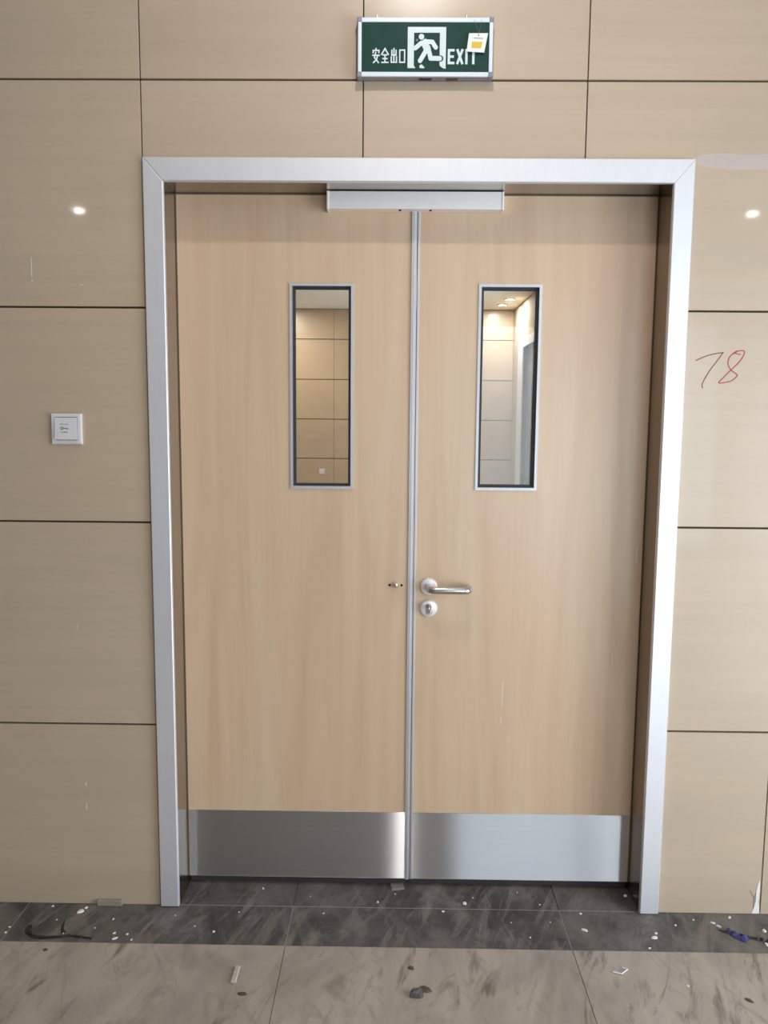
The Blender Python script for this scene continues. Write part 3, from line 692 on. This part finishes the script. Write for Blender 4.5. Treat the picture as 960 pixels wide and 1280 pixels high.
# ------------------------------------------------------------------ push switch on the tiles
wsx, wsz, hw = -0.9785, 1.4290, 0.0430
swr = empty('wall_switch', (wsx, 0, wsz - hw), 'white square push switch with a printed key symbol on the tiled wall', 'switch')
bm = B(); plate_hole(bm, (wsx - hw, wsx + hw), (-0.0090, 0.0), (wsz - hw, wsz + hw), (wsx - 0.0325, wsx + 0.0325, wsz - 0.0318, wsz + 0.0335))
es = [e for e in bm.edges if all(v.co.y < -0.008 for v in e.verts) and (all(abs(abs(v.co.x - wsx) - hw) < 1e-5 for v in e.verts) or all(abs(abs(v.co.z - wsz) - hw) < 1e-5 for v in e.verts))]
bmesh.ops.bevel(bm, geom=es, offset=0.003, segments=2, affect='EDGES', profile=0.5); obj('switch_plate', bm, 'white_plastic', swr)
bm = B(); box(bm, wsx - 0.033, wsx + 0.033, -0.003, -0.0005, wsz - 0.0325, wsz + 0.034); obj('switch_base', bm, 'rubber', swr)
bm = B(); b0 = -0.0145
a4 = [(-0.031, -0.030), (0.031, -0.030), (0.031, 0.032), (-0.031, 0.032)]
vsA = [bm.verts.new((wsx + x, -0.0095 - (0.0055 if z < 0 else 0.001), wsz + z)) for x, z in a4]
vsB = [bm.verts.new((wsx + x, -0.006, wsz + z)) for x, z in a4]
bm.faces.new(vsA); bm.faces.new(list(reversed(vsB)))
for i in range(4): bm.faces.new((vsA[i], vsB[i], vsB[(i + 1) % 4], vsA[(i + 1) % 4]))
rk = obj('switch_rocker', bm, 'white_plastic', swr)
def rocker_y(z): return -0.0150 + (z + 0.030) / 0.062 * 0.0045
def mark(strokes, wd):
    bm = B()
    for i, st in enumerate(strokes):
        zc = st[0][1]; yy = rocker_y(zc) - 0.0004
        stroke_xz(bm, [(wsx + a_, wsz + b_) for a_, b_ in st], wd, yy - i * 4e-6, yy + 0.0012)
    return obj('printed_mark', bm, 'print_black', rk)
mark([[(-0.016 + 0.0028 * k, 0.0125), (-0.016 + 0.0028 * k + 0.0010, 0.0145 if k % 2 else 0.0115)] for k in range(9)], 0.0009)
mark([[(-0.0105 + 0.0034 * math.cos(R(a_)), 0.0015 + 0.0034 * math.sin(R(a_))) for a_ in range(0, 361, 40)], [(-0.007, 0.0015), (0.0055, 0.0015)], [(0.0052, 0.0015), (0.0052, -0.0018)], [(0.0020, 0.0015), (0.0020, -0.0010)]], 0.0016)
mark([[(-0.0125, -0.0088), (-0.0105, -0.0088)], [(-0.0125, -0.0100), (-0.0105, -0.0100)]] + [[(-0.0060 + 0.0026 * k, -0.0105), (-0.0060 + 0.0026 * k, -0.0080)] for k in range(5)], 0.0010)

# ------------------------------------------------------------------ bits and pieces left on the floor
def chip_mesh(x, y, size, asp, rot, h, seed, z=0.0, n=7):
    rnd = random.Random(seed); bm = B(); pts = []
    for k in range(n):
        a_ = 2 * math.pi * k / n; r_ = size / 2 * rnd.uniform(0.72, 1.05)
        px, py = r_ * math.cos(a_), r_ * asp * math.sin(a_)
        pts.append((x + px * math.cos(rot) - py * math.sin(rot), y + px * math.sin(rot) + py * math.cos(rot)))
    lo = [bm.verts.new((a_, b_, z)) for a_, b_ in pts]
    hi = [bm.verts.new((x + (a_ - x) * 0.82, y + (b_ - y) * 0.82, z + h * rnd.uniform(0.7, 1.0))) for a_, b_ in pts]
    top = bm.verts.new((x, y, z + h))
    bm.faces.new(list(reversed(lo)))
    for k in range(n):
        j = (k + 1) % n
        bm.faces.new((lo[k], lo[j], hi[j], hi[k])); bm.faces.new((hi[k], hi[j], top))
    return bm
def chip(x, y, size, asp=0.7, rot=0.4, h=None, mat='chip_white', label='tiny white plaster crumb on the dark slate strip', cat='plaster chip', group='plaster crumbs on the slate', name='plaster_chip'):
    h = h or min(0.004, size * 0.28)
    o = obj(name, chip_mesh(x, y, size, asp, rot, h, int(abs(x * 9173 + y * 3571) * 10)), mat, None, (x, y, 0)); return tag(o, label, cat, group)
for x, y, sz_ in [(-1.069, -0.016, .010), (-0.803, -0.141, .009), (-0.783, -0.165, .008), (-0.986, -0.142, .007), (-0.866, -0.073, .009), (-1.151, -0.117, .008), (-1.151, -0.142, .010), (-0.841, -0.138, .011), (0.104, -0.012, .010), (-0.56, -0.124, .010), (0.514, -0.012, .010), (0.71, -0.100, .010), (0.671, -0.166, .010), (0.842, -0.033, .008), (0.416, -0.055, .006), (0.345, -0.127, .007), (-0.253, -0.03, .006), (-0.505, -0.03, .006), (1.028, -0.081, .016), (1.007, -0.142, .016), (-0.62, -0.10, .006), (-0.69, -0.05, .006), (0.30, -0.06, .006), (-0.905, -0.115, .006), (-1.03, -0.08, .006), (0.78, -0.06, .007)]:
    chip(x, y, sz_, random.uniform(0.5, 0.9), random.uniform(0, 3))
for x, y, sz_ in [(-0.04, 0.074, .006), (0.341, 0.092, .007), (-0.453, 0.092, .011), (-0.093, 0.030, .009), (0.674, 0.082, .013), (0.20, 0.060, .005), (-0.30, 0.055, .005), (0.40, 0.030, .006)]:
    chip(x, y, sz_, random.uniform(0.5, 0.9), random.uniform(0, 3), label='tiny white plaster crumb on the threshold under the door', group='plaster crumbs on the threshold')
chip(-0.976, -0.040, 0.024, 0.7, 0.6, 0.005, label='largest white plaster lump near the small grey mortar block')
chip(-0.966, -0.022, 0.012, 0.7, 0.9, 0.004, label='small white crumb touching the largest plaster lump')
chip(-0.831, -0.160, 0.020, 0.45, 0.5, 0.003, label='long white plaster flake at the edge of the beige tiles')
chip(0.172, 0.028, 0.014, 0.8, 0.2, 0.006, label='rounded white pebble-like crumb near the middle of the threshold')
chip(0.508, -0.090, 0.024, 0.55, -0.4, 0.003, label='oval white flake alone on the dark slate strip')
chip(0.700, -0.120, 0.022, 0.6, 0.1, 0.004, mat='chip_white', label='white flake beside the foot of the bright casing jamb')
for x, y, a_ in ((0.894, -0.047, -0.5), (0.904, -0.062, -0.6), (0.954, -0.019, 0.9)):
    chip(x, y, 0.018, 0.5, a_, 0.003, label='pale seed-shaped flake beside the blue wrapper', group='pale flakes by the blue wrapper')
chip(0.724, -0.315, 0.008, 0.8, 0.2, 0.003, label='single white crumb on the beige stone tiles', group='')
chip(-1.005, -0.215, 0.014, 0.7, 0.3, 0.005, 'crumb_brown', 'brown crumb on the beige tile by the torn black strip', 'crumb', None, 'dirt_crumb')
chip(0.003, -0.265, 0.020, 0.7, -0.5, 0.006, 'crumb_brown', 'dark brown crumb close to the shiny stone', 'crumb', None, 'dirt_crumb')
chip(0.862, -0.365, 0.026, 0.5, -0.7, 0.003, 'crumb_brown', 'flat brown clod alone on the beige tiles', 'crumb', None, 'dirt_crumb')
chip(-0.430, -0.372, 0.030, 0.45, 0.0, 0.004, 'crumb_brown', 'brown clod beside the pale plaster stick', 'crumb', None, 'dirt_crumb')
chip(0.036, -0.345, 0.040, 0.6, -0.3, 0.006, 'crumb_brown', 'dirt clod leaning against the shiny stone', 'crumb', None, 'dirt_crumb')
st_ = obj('pebble', chip_mesh(0.015, -0.366, 0.040, 0.75, 0.2, 0.016, 5, 0, 9), 'stone_dark', None, (0.015, -0.366, 0)); tag(st_, 'shiny dark grey pebble on the beige floor tiles', 'pebble')
# pale plaster stick
bm = B(); box(bm, -0.469, -0.4545, -0.335, -0.272, 0.0, 0.007, 0.002)
tag(obj('plaster_stick', bm, 'plaster_stick', None, (-0.462, -0.303, 0)), 'pale stick-shaped piece of plaster on the beige tiles', 'plaster piece')
# square grey tile offcut right under the leaves
bm = B(); 
for_pts = [(-0.055, 0.126), (-0.016, 0.130), (-0.011, 0.100), (-0.050, 0.092)]
lo = [bm.verts.new((a_, b_, 0.0)) for a_, b_ in for_pts]; hi = [bm.verts.new((a_, b_, 0.006)) for a_, b_ in for_pts]
bm.faces.new(list(reversed(lo))); bm.faces.new(hi)
for i in range(4): bm.faces.new((lo[i], lo[(i + 1) % 4], hi[(i + 1) % 4], hi[i]))
tag(obj('tile_offcut', bm, 'chip_grey', None, (-0.033, 0.11, 0)), 'square grey tile offcut on the threshold below the meeting strip', 'tile piece')
# small block in the notch at the foot of the wall
bm = B(); box(bm, -0.938, -0.862, -0.012, 0.003, 0.0, 0.018, 0.002)
tag(obj('mortar_block', bm, 'mortar', None, (-0.90, -0.005, 0)), 'small grey mortar block at the foot of the tiled wall', 'mortar')
# clear plastic scrap
bm = B(); sc = [(0.541, -0.268), (0.566, -0.246), (0.583, -0.258), (0.562, -0.276)]
lo = [bm.verts.new((a_, b_, 0.0)) for a_, b_ in sc]; hi = [bm.verts.new((a_, b_, 0.0025)) for a_, b_ in sc]
bm.faces.new(list(reversed(lo))); bm.faces.new(hi)
for i in range(4): bm.faces.new((lo[i], lo[(i + 1) % 4], hi[(i + 1) % 4], hi[i]))
ps = obj('plastic_scrap', bm, 'film', None, (0.562, -0.262, 0)); tag(ps, 'clear square plastic scrap with a white rim on beige tiles', 'plastic scrap')
bm = B(); tube(bm, [(0.541, -0.268, 0.0030), (0.562, -0.276, 0.0030), (0.583, -0.258, 0.0030), (0.572, -0.250, 0.0030)], 0.0018, 6); obj('rim', bm, 'chip_white', ps)
# crumpled ribbons: a wavy strip with folds
def ribbon(name, pts, widths, mat, label, cat, amp=0.006, seed=1, parent=None):
    rnd = random.Random(seed); P = smooth_path([Vector((x, y, 0)) for x, y in pts], 4); bm = B(); prev = None; n = len(P)
    for i, p in enumerate(P):
        t_ = (P[min(i + 1, n - 1)] - P[max(i - 1, 0)]).normalized(); nn = Vector((-t_.y, t_.x, 0))
        wd = widths[0] + (widths[1] - widths[0]) * i / (n - 1); wd *= rnd.uniform(0.7, 1.15)
        zs = [0.0006 + amp * rnd.random() * (1 if k == 1 else 0.35) for k in range(3)]
        ring = [bm.verts.new(p + nn * (k - 1) * wd / 2 + Vector((0, 0, zs[k]))) for k in range(3)]
        low = [bm.verts.new(v.co - Vector((0, 0, 0.0006))) for v in ring]
        if prev:
            for k in range(2):
                bm.faces.new((prev[0][k], prev[0][k + 1], ring[k + 1], ring[k])); bm.faces.new((prev[1][k], low[k], low[k + 1], prev[1][k + 1]))
            bm.faces.new((prev[0][0], ring[0], low[0], prev[1][0])); bm.faces.new((prev[0][2], prev[1][2], low[2], ring[2]))
        else: bm.faces.new(ring + list(reversed(low)))
        prev = (ring, low)
    bm.faces.new(list(reversed(prev[0])) + prev[1])
    o = obj(name, bm, mat, parent, None if parent else (pts[0][0], pts[0][1], 0), smooth=False)
    if not parent: tag(o, label, cat)
    return o
ribbon('torn_strip', [(-1.095, -0.110), (-1.088, -0.138), (-1.055, -0.160), (-1.002, -0.160), (-0.966, -0.153), (-0.931, -0.157), (-0.895, -0.164)], (0.016, 0.007), 'black_film', 'long torn black plastic strip lying on the slate', 'plastic strip', 0.006, 3)
ribbon('torn_strip', [(-1.005, -0.085), (-0.998, -0.118), (-0.985, -0.140)], (0.004, 0.014), 'black_film', 'short dark shred standing out from the torn black strip', 'plastic strip', 0.004, 8)
wr_ = empty('blue_wrapper', (0.945, -0.10, 0), 'crumpled blue wrapper with a black tail on the slate', 'wrapper')
ribbon('wrapper_film', [(0.920, -0.082), (0.934, -0.100), (0.948, -0.116), (0.962, -0.112)], (0.020, 0.034), 'blue_film', None, None, 0.014, 4, wr_)
ribbon('wrapper_tail', [(0.955, -0.108), (0.985, -0.116), (1.015, -0.126), (1.045, -0.130)], (0.012, 0.018), 'black_film', None, None, 0.008, 5, wr_)
ribbon('wrapper_tail', [(0.898, -0.080), (0.912, -0.088), (0.928, -0.096)], (0.006, 0.014), 'black_film', None, None, 0.006, 6, wr_)
